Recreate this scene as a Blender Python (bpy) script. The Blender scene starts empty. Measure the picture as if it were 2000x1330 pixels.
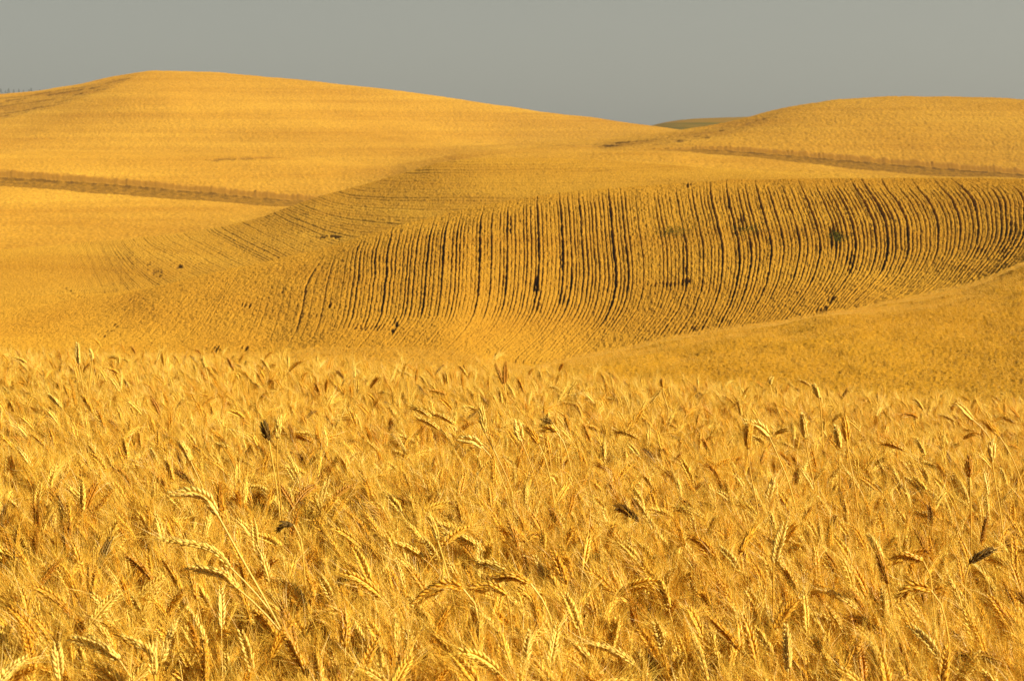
import bpy, math, random
import numpy as np
C = bpy.context.scene.collection
R = math.radians
random.seed(7)
rng = np.random.default_rng(11)

# ------------------------------------------------------------------ camera, sky, sun, exposure
ZC = 2.0                       # eye height above the soil
F = 2000 * 85 / 36             # focal length in photo pixels
TH = math.atan(415 / F)        # downward pitch
cam_d = bpy.data.cameras.new('camera'); cam = bpy.data.objects.new('camera', cam_d); C.objects.link(cam)
cam_d.lens = 85; cam_d.sensor_width = 36; cam_d.clip_start = 0.1; cam_d.clip_end = 30000
cam.location = (0, 0, ZC); cam.rotation_euler = (math.pi / 2 - TH, 0, 0)
cam_d.dof.use_dof = True; cam_d.dof.focus_distance = 9.0; cam_d.dof.aperture_fstop = 20
bpy.context.scene.camera = cam

SUN_AZ, SUN_EL = 116, 31        # clockwise from the view direction
w = bpy.data.worlds.new('World'); bpy.context.scene.world = w; w.use_nodes = True
nt = w.node_tree; nt.nodes.clear()
sky = nt.nodes.new('ShaderNodeTexSky'); sky.sky_type = 'NISHITA'; sky.sun_disc = False
sky.sun_elevation = R(SUN_EL); sky.sun_rotation = R(SUN_AZ); sky.altitude = 200
sky.air_density = 1.0; sky.dust_density = 1.2; sky.ozone_density = 1.0
hs = nt.nodes.new('ShaderNodeHueSaturation'); hs.inputs['Saturation'].default_value = 0.45
mul = nt.nodes.new('ShaderNodeMix'); mul.data_type = 'RGBA'; mul.blend_type = 'MULTIPLY'; mul.inputs[0].default_value = 1
mul.inputs[7].default_value = (0.825, 0.865, 0.84, 1)       # warm white balance of the air
bg = nt.nodes.new('ShaderNodeBackground'); bg.inputs[1].default_value = 0.048
wo = nt.nodes.new('ShaderNodeOutputWorld')
nt.links.new(sky.outputs[0], hs.inputs['Color']); nt.links.new(hs.outputs[0], mul.inputs[6])
tc = nt.nodes.new('ShaderNodeTexCoord'); sx = nt.nodes.new('ShaderNodeSeparateXYZ'); mr = nt.nodes.new('ShaderNodeValToRGB')   # hazier, lighter air near the horizon; dome overhead dimmed to cut fill light
el = mr.color_ramp.elements; el[0].position = 0.0; el[0].color = (1, 1, 1, 1); el[1].position = 0.058; el[1].color = (.72, .745, .75, 1); e2 = el.new(0.13); e2.color = (.52, .53, .54, 1); e3 = el.new(0.35); e3.color = (.38, .38, .39, 1)
sc_ = nt.nodes.new('ShaderNodeVectorMath'); sc_.operation = 'SCALE'
nt.links.new(tc.outputs['Generated'], sx.inputs[0]); nt.links.new(sx.outputs[2], mr.inputs[0]); nt.links.new(mul.outputs[2], sc_.inputs[0]); nt.links.new(mr.outputs[0], sc_.inputs[3])
nt.links.new(sc_.outputs[0], bg.inputs[0]); nt.links.new(bg.outputs[0], wo.inputs[0])

sd = bpy.data.lights.new('sun', 'SUN'); so = bpy.data.objects.new('sun', sd); C.objects.link(so)
sd.energy = 5.0; sd.angle = R(0.5); sd.color = (1.0, 0.885, 0.68)
so.rotation_euler = (R(90 - SUN_EL), 0, R(180 - SUN_AZ) )
so.location = (30, -5, 30)
vs = bpy.context.scene.view_settings
vs.view_transform = 'Standard'; vs.look = 'None'; vs.exposure = 0.8; vs.gamma = 1

# ------------------------------------------------------------------ helpers
def pchip_slopes(x, y):
    # x: (n,) or (m,n), y: (m,n)
    h = np.diff(x, axis=-1); d = np.diff(y, axis=-1) / h
    m = np.zeros_like(y)
    w1 = 2 * h[..., 1:] + h[..., :-1]; w2 = h[..., 1:] + 2 * h[..., :-1]
    d0, d1 = d[..., :-1], d[..., 1:]
    with np.errstate(divide='ignore', invalid='ignore'):
        hm = (w1 + w2) / (w1 / d0 + w2 / d1)
    m[..., 1:-1] = np.where(d0 * d1 > 0, hm, 0)
    m[..., 0] = d[..., 0]; m[..., -1] = d[..., -1]
    return np.nan_to_num(m)

def pchip(xk, yk, xq):
    """xk (n,), yk (m,n) -> (m, len(xq)); 1-D yk allowed"""
    xk = np.asarray(xk, float); yk = np.asarray(yk, float); xq = np.asarray(xq, float)
    one = yk.ndim == 1
    if one: yk = yk[None]
    m = pchip_slopes(np.broadcast_to(xk, yk.shape), yk)
    i = np.clip(np.searchsorted(xk, xq) - 1, 0, len(xk) - 2)
    h = (xk[i + 1] - xk[i]); t = (xq - xk[i]) / h
    out = ((2*t**3 - 3*t**2 + 1) * yk[:, i] + (t**3 - 2*t**2 + t) * h * m[:, i]
           + (-2*t**3 + 3*t**2) * yk[:, i+1] + (t**3 - t**2) * h * m[:, i+1])
    return out[0] if one else out

def hash2(ix, iy, seed):
    h = (ix.astype(np.int64) * 374761393 + iy.astype(np.int64) * 668265263 + seed * 974634777) & 0xffffffff
    h = ((h ^ (h >> 13)) * 1274126177) & 0xffffffff
    h = ((h ^ (h >> 16)) * 2246822519) & 0xffffffff
    return ((h ^ (h >> 15)) & 0xffffff) / float(0xffffff)

def vnoise(x, y, seed=0):
    x = np.asarray(x, float); y = np.asarray(y, float)
    ix = np.floor(x); iy = np.floor(y); fx = x - ix; fy = y - iy
    fx = fx*fx*(3-2*fx); fy = fy*fy*(3-2*fy); ix = ix.astype(np.int64); iy = iy.astype(np.int64)
    a = hash2(ix, iy, seed); b = hash2(ix+1, iy, seed); c = hash2(ix, iy+1, seed); d = hash2(ix+1, iy+1, seed)
    return a + (b-a)*fx + (c-a)*fy + (a-b-c+d)*fx*fy

def fbm(x, y, seed=0, o=3):
    s = 0; a = 0.5; t = 0
    for k in range(o):
        s = s + a * vnoise(x * 2**k, y * 2**k, seed + k * 17); t += a; a *= 0.55
    return s / t

def sstep(a, b, x): t = np.clip((x - a) / (b - a), 0, 1); return t*t*(3-2*t)

def slope_of(py): return np.tan(np.arctan((665 - np.asarray(py, float)) / F) - TH)
def py_of(s): return 665 - F * np.tan(np.arctan(s) + TH)
def px_of(t, s): return 1000 + F * t / (math.cos(TH) - s * math.sin(TH))
def point(px, py, Y):
    s = float(slope_of(py)); return np.array([(px - 1000) / F * (math.cos(TH) - s*math.sin(TH)) * Y, Y, s * Y + ZC])

def tag(o, label=None, cat=None, group=None, kind=None):
    if label: o['label'] = label
    if cat: o['category'] = cat
    if group: o['group'] = group
    if kind: o['kind'] = kind
    return o

def mesh_from(name, V, Fc, mats=(), smooth=True, mi=None):
    """V (n,3), Fc list of (k,m) index arrays"""
    me = bpy.data.meshes.new(name)
    V = np.asarray(V, np.float32); me.vertices.add(len(V)); me.vertices.foreach_set('co', V.ravel())
    Fc = [np.asarray(f, np.int32) for f in (Fc if isinstance(Fc, list) else [Fc]) if len(f)]
    loops = np.concatenate([f.ravel() for f in Fc]); sizes = np.concatenate([np.full(len(f), f.shape[1]) for f in Fc])
    me.loops.add(len(loops)); me.loops.foreach_set('vertex_index', loops)
    me.polygons.add(len(sizes)); st = np.concatenate([[0], np.cumsum(sizes)[:-1]]).astype(np.int32)
    me.polygons.foreach_set('loop_start', st)
    me.polygons.foreach_set('use_smooth', np.full(len(sizes), smooth))
    if mi is not None: me.polygons.foreach_set('material_index', np.asarray(mi, np.int32))
    for m in mats: me.materials.append(m)
    me.update(calc_edges=True); me.validate()
    return me

def obj(name, me, parent=None, coll=None):
    o = bpy.data.objects.new(name, me); (coll or C).objects.link(o)
    if parent is not None: o.parent = parent
    return o

def attr(me, name, arr):
    a = me.attributes.new(name, 'FLOAT', 'POINT'); a.data.foreach_set('value', np.asarray(arr, np.float32).ravel())

# ------------------------------------------------------------------ materials
class NT:
    def __init__(s, name):
        s.m = bpy.data.materials.new(name); s.m.use_nodes = True; s.t = s.m.node_tree; s.t.nodes.clear()
        s.out = s.n('ShaderNodeOutputMaterial')
    def n(s, k, **kw):
        x = s.t.nodes.new(k)
        for a, b in kw.items(): setattr(x, a, b)
        return x
    def l(s, a, b): s.t.links.new(a, b)
    def noise(s, vec, scale, detail=3, rough=0.6):
        n = s.n('ShaderNodeTexNoise'); n.inputs['Scale'].default_value = scale
        n.inputs['Detail'].default_value = detail; n.inputs['Roughness'].default_value = rough
        s.l(vec, n.inputs['Vector']); return n.outputs['Fac']
    def ramp(s, fac, stops):
        stops = [(p, (c[0], c[1] * .94, c[2] * .62)) for p, c in stops]
        r = s.n('ShaderNodeValToRGB'); e = r.color_ramp.elements
        while len(e) < len(stops): e.new(0.5)
        for i, (p, c) in enumerate(stops): e[i].position = p; e[i].color = (*c, 1)
        s.l(fac, r.inputs[0]); return r.outputs[0]
    def mix(s, fac, a, b, mode='MIX'):
        m = s.n('ShaderNodeMix', data_type='RGBA', blend_type=mode)
        if isinstance(fac, (int, float)): m.inputs[0].default_value = fac
        else: s.l(fac, m.inputs[0])
        for k, v in ((6, a), (7, b)):
            if isinstance(v, tuple): m.inputs[k].default_value = (*v, 1)
            else: s.l(v, m.inputs[k])
        return m.outputs[2]
    def mapr(s, v, a, b, c, d):
        m = s.n('ShaderNodeMapRange'); s.l(v, m.inputs[0])
        for k, x in zip((1, 2, 3, 4), (a, b, c, d)): m.inputs[k].default_value = x
        return m.outputs[0]
    def at(s, name): return s.n('ShaderNodeAttribute', attribute_name=name).outputs['Fac']

def crop_material(name, lo, hi, grain, zs, stretch=0.02, dark=0.5):
    """ripe crop seen from afar: grain noise, streaks along the contours, bare soil where 'gap' is set"""
    k = NT(name); g = k.n('ShaderNodeNewGeometry').outputs['Position']
    mp = k.n('ShaderNodeMapping'); mp.inputs['Scale'].default_value = (stretch, stretch * 0.6, zs); k.l(g, mp.inputs[0])
    streak = k.noise(mp.outputs[0], 1.0, 4, 0.65)
    big = k.noise(g, 0.02, 3)
    gr = k.noise(g, grain, 3, 0.7)
    c = k.ramp(streak, [(0.3, lo), (0.68, hi)])
    c = k.mix(0.35, c, k.ramp(big, [(0.35, lo), (0.65, hi)]))
    v = k.mapr(gr, 0.25, 0.75, dark, 1.35)
    comb = k.n('ShaderNodeCombineColor'); 
    for i in range(3): k.l(v, comb.inputs[i])
    c = k.mix(1.0, c, comb.outputs[0], 'MULTIPLY')
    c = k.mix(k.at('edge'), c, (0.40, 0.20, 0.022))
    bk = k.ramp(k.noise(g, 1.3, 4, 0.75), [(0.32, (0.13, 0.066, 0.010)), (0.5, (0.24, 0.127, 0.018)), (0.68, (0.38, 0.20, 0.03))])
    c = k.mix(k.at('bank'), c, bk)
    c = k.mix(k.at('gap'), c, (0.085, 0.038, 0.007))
    b = k.n('ShaderNodeBump'); b.inputs['Strength'].default_value = 0.5; b.inputs['Distance'].default_value = 0.15; k.l(gr, b.inputs['Height'])
    d = k.n('ShaderNodeBsdfDiffuse'); d.inputs['Roughness'].default_value = 0.8; k.l(c, d.inputs[0]); k.l(b.outputs[0], d.inputs['Normal'])
    k.l(d.outputs[0], k.out.inputs[0]); return k.m

LO, HI = (0.36, 0.180, 0.022), (0.51, 0.300, 0.048)
M_near = crop_material('crop_near', (0.44, 0.218, 0.020), (0.57, 0.318, 0.034), 9.0, 1.2, dark=0.62)
M_rows = crop_material('crop_rows', (0.43, 0.215, 0.028), (0.56, 0.320, 0.046), 8.0, 1.0, dark=0.5)
M_mid = crop_material('crop_mid', LO, HI, 4.0, 1.1, dark=0.6)
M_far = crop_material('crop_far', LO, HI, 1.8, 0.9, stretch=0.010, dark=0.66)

k = NT('soil'); g = k.n('ShaderNodeNewGeometry').outputs['Position']
c = k.ramp(k.noise(g, 14, 5, 0.7), [(0.35, (0.05, 0.026, 0.012)), (0.7, (0.16, 0.085, 0.03))])
d = k.n('ShaderNodeBsdfDiffuse'); k.l(c, d.inputs[0]); k.l(d.outputs[0], k.out.inputs[0]); M_soil = k.m

k = NT('green_hill'); g = k.n('ShaderNodeNewGeometry').outputs['Position']
mp = k.n('ShaderNodeMapping'); mp.inputs['Scale'].default_value = (0.012, 0.004, 0.5); k.l(g, mp.inputs[0])
c = k.ramp(k.noise(mp.outputs[0], 1.0, 4, 0.6), [(0.36, (0.07, 0.080, 0.005)), (0.5, (0.20, 0.14, 0.010)), (0.62, (0.30, 0.17, 0.016))])
d = k.n('ShaderNodeBsdfDiffuse'); k.l(c, d.inputs[0]); k.l(d.outputs[0], k.out.inputs[0]); M_green = k.m

def straw(name, stops, trans=0.25, gloss=0.06, fine=0.0):
    k = NT(name); oi = k.n('ShaderNodeObjectInfo').outputs['Random']
    c = k.ramp(oi, [(p, (q[0], q[1] * .96, q[2] * .72)) for p, q in stops])
    if fine:
        g = k.n('ShaderNodeNewGeometry').outputs['Position']
        v = k.mapr(k.noise(g, fine, 2, 0.6), 0.3, 0.7, 0.72, 1.2)
        comb = k.n('ShaderNodeCombineColor')
        for i in range(3): k.l(v, comb.inputs[i])
        c = k.mix(1.0, c, comb.outputs[0], 'MULTIPLY')
    d = k.n('ShaderNodeBsdfDiffuse'); k.l(c, d.inputs[0])
    t = k.n('ShaderNodeBsdfTranslucent'); k.l(c, t.inputs[0])
    m = k.n('ShaderNodeMixShader'); m.inputs[0].default_value = trans; k.l(d.outputs[0], m.inputs[1]); k.l(t.outputs[0], m.inputs[2])
    gl = k.n('ShaderNodeBsdfGlossy'); gl.inputs['Roughness'].default_value = 0.45; gl.inputs[0].default_value = (1, 0.9, 0.65, 1)
    m2 = k.n('ShaderNodeMixShader'); m2.inputs[0].default_value = gloss; k.l(m.outputs[0], m2.inputs[1]); k.l(gl.outputs[0], m2.inputs[2])
    k.l(m2.outputs[0], k.out.inputs[0]); return k.m

PALE, GOLD, ORNG, DARK = (0.96, 0.77, 0.30), (0.90, 0.56, 0.09), (0.60, 0.29, 0.03), (0.075, 0.05, 0.03)
M_ear = straw('straw_ear', [(0.0, PALE), (0.4, (0.93, 0.67, 0.17)), (0.7, GOLD), (0.9, (0.76, 0.40, 0.04)), (0.965, ORNG), (0.995, (0.24, 0.13, 0.04))], 0.12, 0.05, 90)
M_awn = straw('straw_awn', [(0.0, (0.92, 0.69, 0.19)), (0.6, (0.86, 0.58, 0.11)), (1.0, (0.74, 0.42, 0.045))], 0.3, 0.06)
M_stem = straw('straw_stem', [(0.0, (0.88, 0.64, 0.17)), (1.0, (0.74, 0.45, 0.07))], 0.15, 0.08)
M_leaf = straw('straw_leaf', [(0.0, (0.72, 0.46, 0.09)), (1.0, (0.38, 0.17, 0.02))], 0.35, 0.04, 25)
M_tone = {
 'pale': straw('ear_pale', [(0, PALE), (1, (0.95, 0.76, 0.36))], 0.12, 0.05, 90),
 'golden': straw('ear_golden', [(0, (0.86, 0.55, 0.10)), (1, (0.80, 0.46, 0.06))], 0.12, 0.05, 90),
 'orange-brown': straw('ear_orange', [(0, (0.66, 0.34, 0.05)), (1, (0.48, 0.23, 0.035))], 0.12, 0.05, 90),
 'dark mouldy': straw('ear_dark', [(0, (0.13, 0.08, 0.035)), (1, (0.22, 0.135, 0.05))], 0.02, 0.02, 90)}

# ------------------------------------------------------------------ the rolling fields
PX = np.linspace(-330, 2330, 400)
def row(*p): a = np.array(p, float); return pchip(a[:, 0], a[:, 1], np.clip(PX, a[0, 0], a[-1, 0]))
FGC = row((-330, 702), (0, 706), (200, 708), (400, 714), (600, 723), (800, 733), (1000, 744), (1200, 757), (1400, 771), (1600, 784), (1800, 794), (2000, 802), (2330, 815))
NODES = [
 (30, FGC + 30), (45, FGC + 75),
 (62, row((-330, 745), (0, 748), (400, 752), (800, 775), (1000, 795), (1200, 808), (1500, 815), (1800, 800), (2000, 770), (2330, 720))),
 (95, row((-330, 716), (0, 720), (500, 730), (800, 738), (950, 740), (1010, 731), (1050, 720), (1100, 706), (1200, 688), (1350, 657), (1500, 633), (1650, 611), (1800, 594), (1900, 582), (2000, 566), (2100, 550), (2330, 530))),
 (110, row((-330, 704), (0, 704), (400, 706), (800, 714), (950, 722), (1050, 724), (1200, 724), (1350, 690), (1500, 652), (1650, 614), (1800, 580), (1900, 556), (2000, 515), (2100, 482), (2330, 450))),
 (126, row((-330, 690), (0, 690), (300, 690), (500, 684), (700, 668), (850, 668), (950, 690), (1050, 712), (1150, 724), (1200, 722), (1350, 692), (1500, 668), (1650, 640), (1800, 606), (1900, 578), (2000, 530), (2100, 490), (2330, 455))),
 (175, row((-330, 630), (0, 612), (100, 600), (200, 584), (300, 563), (400, 540), (500, 518), (600, 494), (650, 481), (700, 465), (800, 435), (900, 410), (1000, 391), (1100, 378), (1200, 368), (1350, 357), (1500, 352), (1700, 349), (1900, 350), (2000, 353), (2330, 372))),
 (200, row((-330, 600), (0, 582), (200, 570), (300, 562), (400, 546), (500, 523), (600, 500), (700, 472), (800, 443), (1000, 399), (1200, 376), (1500, 360), (2000, 361), (2330, 380))),
 (215, row((-330, 575), (0, 563), (200, 557), (300, 549), (400, 537), (500, 519), (600, 498), (700, 470), (800, 440), (1000, 396), (1200, 374), (1500, 359), (2000, 361), (2330, 380))),
 (262, row((-330, 492), (0, 487), (200, 473), (300, 464), (400, 450), (500, 427), (560, 406), (620, 385), (700, 365), (800, 336), (870, 317), (950, 309), (1050, 310), (1150, 314), (1300, 323), (1450, 335), (1640, 348), (1800, 353), (2000, 357), (2330, 372))),
 (285, row((-330, 495), (0, 490), (200, 477), (400, 455), (500, 433), (620, 391), (700, 369), (800, 341), (870, 322), (950, 313), (1050, 313), (1150, 316), (1300, 324), (1450, 335), (1640, 346), (2000, 356), (2330, 372))),
 (400, row((-330, 348), (0, 366), (200, 379), (400, 393), (620, 404), (660, 399), (700, 386), (750, 366), (800, 345), (870, 320), (900, 312), (950, 305), (1000, 303), (1100, 299), (1200, 295), (1300, 293), (1400, 302), (1500, 312), (1700, 331), (2000, 354), (2330, 374))),
 (406, row((-330, 325), (0, 346), (200, 359), (400, 376), (620, 393), (660, 392), (700, 382), (750, 364), (800, 343), (870, 319), (900, 311), (950, 304), (1000, 302), (1100, 298), (1200, 294), (1300, 291), (1400, 294), (1500, 301), (1700, 318), (2000, 341), (2330, 361))),
 (406.5, row((-330, 312), (0, 333), (200, 347), (400, 365), (620, 384), (660, 386), (700, 379), (750, 363), (800, 342.5), (870, 318.8), (900, 310.8), (950, 303.8), (1000, 301.8), (1100, 297.8), (1200, 293.8), (1300, 288), (1400, 287), (1500, 292.5), (1700, 308), (2000, 331), (2330, 351))),
 (500, row((-330, 300), (0, 285), (200, 272), (400, 268), (600, 275), (700, 283), (850, 292), (1000, 284), (1100, 277), (1200, 270), (1280, 262), (1330, 256), (1400, 245), (1450, 233), (1500, 220), (1560, 208), (1640, 197), (1750, 191), (1850, 192), (2000, 197), (2330, 220))),
 (540, row((-330, 285), (0, 258), (100, 236), (200, 204), (260, 192), (320, 190), (400, 202), (600, 225), (800, 262), (900, 280), (1000, 287), (1200, 273), (1330, 259), (1400, 249), (1500, 225), (1640, 202), (2000, 203), (2330, 225))),
 (620, row((-330, 225), (0, 186), (60, 178), (150, 165), (230, 150), (300, 141), (400, 142), (500, 150), (700, 168), (900, 196), (1100, 225), (1200, 238), (1280, 247), (1330, 254), (1400, 262), (1600, 255), (2000, 255), (2330, 260))),
 (720, row((-330, 245), (0, 206), (200, 180), (350, 166), (500, 172), (900, 216), (1280, 262), (1600, 272), (2330, 275))),
]
NY = np.array([n[0] for n in NODES], float)

def columns(n, a=-330, b=2330):
    t = (np.linspace(a, b, n) - 1000) / F; S = []
    for Y, py in NODES:
        px = 1000 + F * t
        for _ in range(3): s = slope_of(np.interp(px, PX, py)); px = px_of(t, s)
        S.append(s)
    return t, np.stack(S, 1)

def surface(n, Ys):
    t, S = columns(n); Ys = np.asarray(Ys, float)
    s = pchip(NY, S, Ys)                         # (n, m)
    T = np.repeat(t[:, None], len(Ys), 1); Yg = np.repeat(Ys[None], n, 0)
    return T, Yg, s, px_of(T, s), py_of(s)

def grid_faces(n, m):
    i = np.arange(n - 1)[:, None] * m + np.arange(m - 1)[None]; i = i.ravel()
    return np.stack([i, i + m, i + m + 1, i + 1], 1)

def build_sheet(name, mat, T, Y, Z, gap=0, bank=0, edge=0):
    V = np.stack([T * Y, Y, Z + ZC], -1).reshape(-1, 3)
    me = mesh_from(name, V, grid_faces(*T.shape), [mat])
    for a, b in (('gap', gap), ('bank', bank), ('edge', edge)): attr(me, a, np.broadcast_to(np.asarray(b, float), T.shape))
    o = obj(name, me); tag(o, kind='structure'); return o

def blobs(px, py, lst):
    g = np.zeros_like(px)
    for (x, y, a, b, s) in lst:
        e = ((px - x) / a)**2 + ((py - y) / b)**2
        g = np.maximum(g, s * np.clip(1.6 - e, 0, 1))
    return g

# --- near slope and valley floor
T, Y, s, px, py = surface(1100, np.concatenate([np.linspace(30, 60, 50, endpoint=False), np.linspace(60, 130, 420)]))
X = T * Y
Z = s * Y + 0.055 * (fbm(X * 5, Y * 3.0, 3) - 0.5) + 0.05 * (hash2(np.floor(X * 16).astype(int), np.floor(Y * 8).astype(int), 5) - 0.5) + 0.35 * (fbm(X * .5, Y * .3, 6) - .5) - 0.10
build_sheet('field', M_near, T, Y, Z - 0.9 * sstep(101, 105, Y) * (1 - sstep(930, 1040, px)))
Ssurf = columns(600)

# --- the hill of drilled rows: every gap between rows is a real trench
LINES = [  # (y, x) traces of drill rows on the hill face
 [(560, 130), (620, 60), (700, -40)], [(560, 310), (620, 240), (672, 176), (720, 130)], [(540, 425), (576, 400), (628, 360), (700, 300)],
 [(512, 560), (548, 512), (604, 492), (656, 468), (700, 435)], [(468, 676), (496, 660), (540, 648), (600, 636), (636, 628), (680, 600)],
 [(418, 853), (480, 840), (545, 835), (616, 826), (660, 795), (700, 750)], [(395, 947), (431, 939), (480, 937), (545, 936), (584, 932), (623, 922), (660, 895), (700, 850)],
 [(379, 1049), (447, 1051), (506, 1053), (551, 1050), (600, 1040), (640, 1018), (700, 960)], [(363, 1190), (415, 1196), (480, 1202), (535, 1207), (577, 1202), (610, 1191), (662, 1155), (700, 1120)],
 [(355, 1300), (400, 1306), (450, 1316), (500, 1323), (550, 1322), (590, 1312), (640, 1280), (700, 1230)],
 [(361, 1417), (392, 1421), (441, 1433), (480, 1442), (508, 1443), (550, 1438), (585, 1429), (634, 1405), (700, 1360)],
 [(357, 1520), (400, 1536), (441, 1550), (480, 1557), (522, 1552), (557, 1540), (616, 1503), (660, 1465)],
 [(357, 1627), (400, 1650), (441, 1667), (480, 1673), (522, 1666), (557, 1646), (616, 1601), (660, 1560)],
 [(364, 1807), (400, 1835), (445, 1848), (480, 1846), (522, 1828), (550, 1804), (578, 1769), (640, 1680)],
 [(350, 1940), (375, 1986), (403, 1996), (445, 1996), (497, 1972), (550, 1925), (600, 1855), (640, 1780)],
 [(350, 2060), (375, 2110), (403, 2125), (445, 2120), (497, 2085), (550, 2030), (600, 1950), (640, 1870)],
 [(350, 2200), (375, 2240), (403, 2265), (445, 2260), (497, 2220), (550, 2160), (600, 2080), (640, 2000)],
 [(350, 2420), (403, 2500), (445, 2500), (497, 2480), (550, 2440), (640, 2300)]]
ygrid = np.linspace(330, 760, 173)
LX = []
for L in LINES:
    a = np.array(L, float); v = pchip(a[:, 0], a[:, 1], np.clip(ygrid, a[0, 0], a[-1, 0]))
    d0 = (a[1, 1] - a[0, 1]) / (a[1, 0] - a[0, 0]); d1 = (a[-1, 1] - a[-2, 1]) / (a[-1, 0] - a[-2, 0])
    v += np.minimum(ygrid - a[0, 0], 0) * d0 + np.maximum(ygrid - a[-1, 0], 0) * d1; LX.append(v)
LX = np.array(LX)                                # (lines, ygrid)
LN = LX[:, np.searchsorted(ygrid, 500)] / 7.8    # running row number
for i in range(1, len(LN)): LN[i] = max(LN[i], LN[i-1] + 6)
XG = np.linspace(-400, 2500, 726); NG = np.zeros((len(ygrid), len(XG)))
for j in range(len(ygrid)):
    xs = LX[:, j].copy()
    for i in range(1, len(xs)): xs[i] = max(xs[i], xs[i-1] + 8)
    NG[j] = pchip(xs, LN, np.clip(XG, xs[0], xs[-1])) + np.minimum(XG - xs[0], 0) / 9 + np.maximum(XG - xs[-1], 0) / 9
def bilin(G, u, v):
    u = np.clip(u, 0, G.shape[0] - 1.001); v = np.clip(v, 0, G.shape[1] - 1.001)
    i = u.astype(int); j = v.astype(int); a = u - i; b = v - j
    return G[i, j]*(1-a)*(1-b) + G[i+1, j]*a*(1-b) + G[i, j+1]*(1-a)*b + G[i+1, j+1]*a*b
def rownum(px, py): return bilin(NG, (py - 330) / (ygrid[1] - ygrid[0]), (px + 400) / (XG[1] - XG[0]))

T, Y, s, px, py = surface(3300, np.concatenate([np.linspace(99, 130, 150, endpoint=False), np.linspace(130, 184, 600, endpoint=False), np.linspace(184, 206, 40)]))
X = T * Y
N = rownum(px, py) + 0.35 * (fbm(X * 0.35, Y * 0.25, 31) - 0.5)
ri = np.round(N); fr = np.abs(N - ri - 0.30 * (hash2(ri.astype(int), ri.astype(int) * 0 + 1, 2) - .5) - 0.10 * (vnoise(X * 3, Y * 1.4, 33) - .5))
h1 = hash2(ri.astype(int), ri.astype(int) * 0 + 3, 9)
along = vnoise(ri * 7.3, Y * 0.16, 12)           # each gap opens and closes along its length
strong = sstep(0.68, 0.84, h1)
hrow = hash2(ri.astype(int), ri.astype(int) * 0 + 3, 9) ** 2.2
hrow = hrow * 0.32
for x_, a_ in [(500, .5), (632, .45), (700, .4), (735, .5), (760, .7), (810, .45), (836, .9), (862, .85), (892, .5), (937, 1.0), (960, .5), (990, .8), (1003, .8), (1030, .6), (1051, .95), (1097, .7), (1117, .6), (1142, .6), (1203, 1.0), (1222, .6), (1300, .4), (1340, .8), (1376, .6), (1412, .7),
               (1443, .95), (1466, .6), (1504, .95), (1527, .7), (1557, 1.0), (1578, .5), (1602, .7), (1634, .7), (1652, .7), (1668, 1.0), (1712, .8), (1733, .9), (1768, .8), (1806, .6), (1828, .95), (1862, .5), (1893, .7), (1935, .7), (1972, .95), (2010, .8), (2060, .7)]:
    nk = float(np.round(rownum(np.array([float(x_)]), np.array([500.0]))[0])); hrow = np.maximum(hrow, a_ * (np.abs(ri - nk) < .5))
grp = sstep(.35, .7, vnoise(N / 9.0, Y * 0.02, 61))         # whole groups of rows stand thinner
long_ = vnoise(ri * 5.1, Y * 0.055, 12)
brk = 0.55 + 0.45 * sstep(.25, .5, vnoise(ri * 3.7, Y * 0.9, 13))
strength = (0.06 + 1.1 * hrow * (0.35 + 0.65 * sstep(.2, .6, long_)) * (0.6 + 0.5 * grp) + 0.12 * grp * along) * brk
fade = (0.16 + 0.84 * sstep(360, 860, px)) * sstep(0, 1, (py - np.interp(px, PX, NODES[6][1]) - 3 - 6 * vnoise(ri, ri * 0, 88)) / 34)     # the crown closes up
low = 1 - 0.7 * sstep(0, 1, (py - np.interp(px, [0, 400, 700, 900, 1100, 1250, 1400, 1600, 2400], [640, 650, 628, 600, 610, 640, 680, 760, 760])) / 30)
strength = np.clip(strength * (0.12 + 0.88 * fade) * low, 0, 1.5)
rough = vnoise(X * 6, Y * 2.2, 71)
pits = blobs(px, py, [(1047, 556, 7, 26, 1), (1050, 590, 6, 16, .9), (994, 440, 4, 22, .8), (986, 545, 5, 12, .8), (1097, 510, 3, 20, .8), (1096, 575, 7, 16, .7), (1117, 545, 3, 16, .8),
    (1300, 552, 42, 5, .6), (1337, 500, 4, 48, .8), (1338, 548, 9, 7, 1), (705, 641, 14, 7, .9), (735, 641, 13, 6, .8), (770, 638, 9, 16, .8), (1605, 605, 16, 12, 1), (1622, 582, 12, 14, .7), (1632, 462, 12, 26, .75), (1660, 510, 9, 26, .7),
    (1352, 645, 8, 9, .9), (1715, 598, 18, 6, .8), (1880, 530, 22, 12, .5), (1962, 492, 16, 16, .8), (1975, 455, 10, 22, .6), (420, 680, 9, 7, .8), (478, 678, 9, 5, .6), (1915, 490, 10, 16, .8), (1440, 500, 9, 8, .8), (1447, 438, 6, 16, .9), (700, 485, 4, 12, .6), (482, 595, 9, 6, .6),
    (1345, 362, 4, 6, .8), (550, 565, 3, 8, .7), (645, 595, 4, 6, .6), (125, 563, 6, 1.8, 1), (133, 568, 6, 1.8, 1), (142, 572, 6, 1.8, 1), (152, 577, 7, 1.8, 1), (163, 581, 7, 1.8, .9), (236, 628, 5, 3, .8), (224, 638, 5, 3, .8), (212, 648, 5, 3, .8), (200, 658, 5, 3, .7)])
pits *= sstep(0.12, 0.5, vnoise(X * 4.0, Y * 1.3, 91))
strength = np.maximum(strength, pits * 1.0)
wid = 0.06 + 0.19 * np.clip(strength, 0, 1.2) + 0.32 * (rough - 0.5) * (0.4 + strength) + 0.16 * pits
tr = (1 - sstep(wid * 0.55, wid * 1.35 + 0.04, fr)) * np.clip(strength * 1.2, 0, 1)
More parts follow.
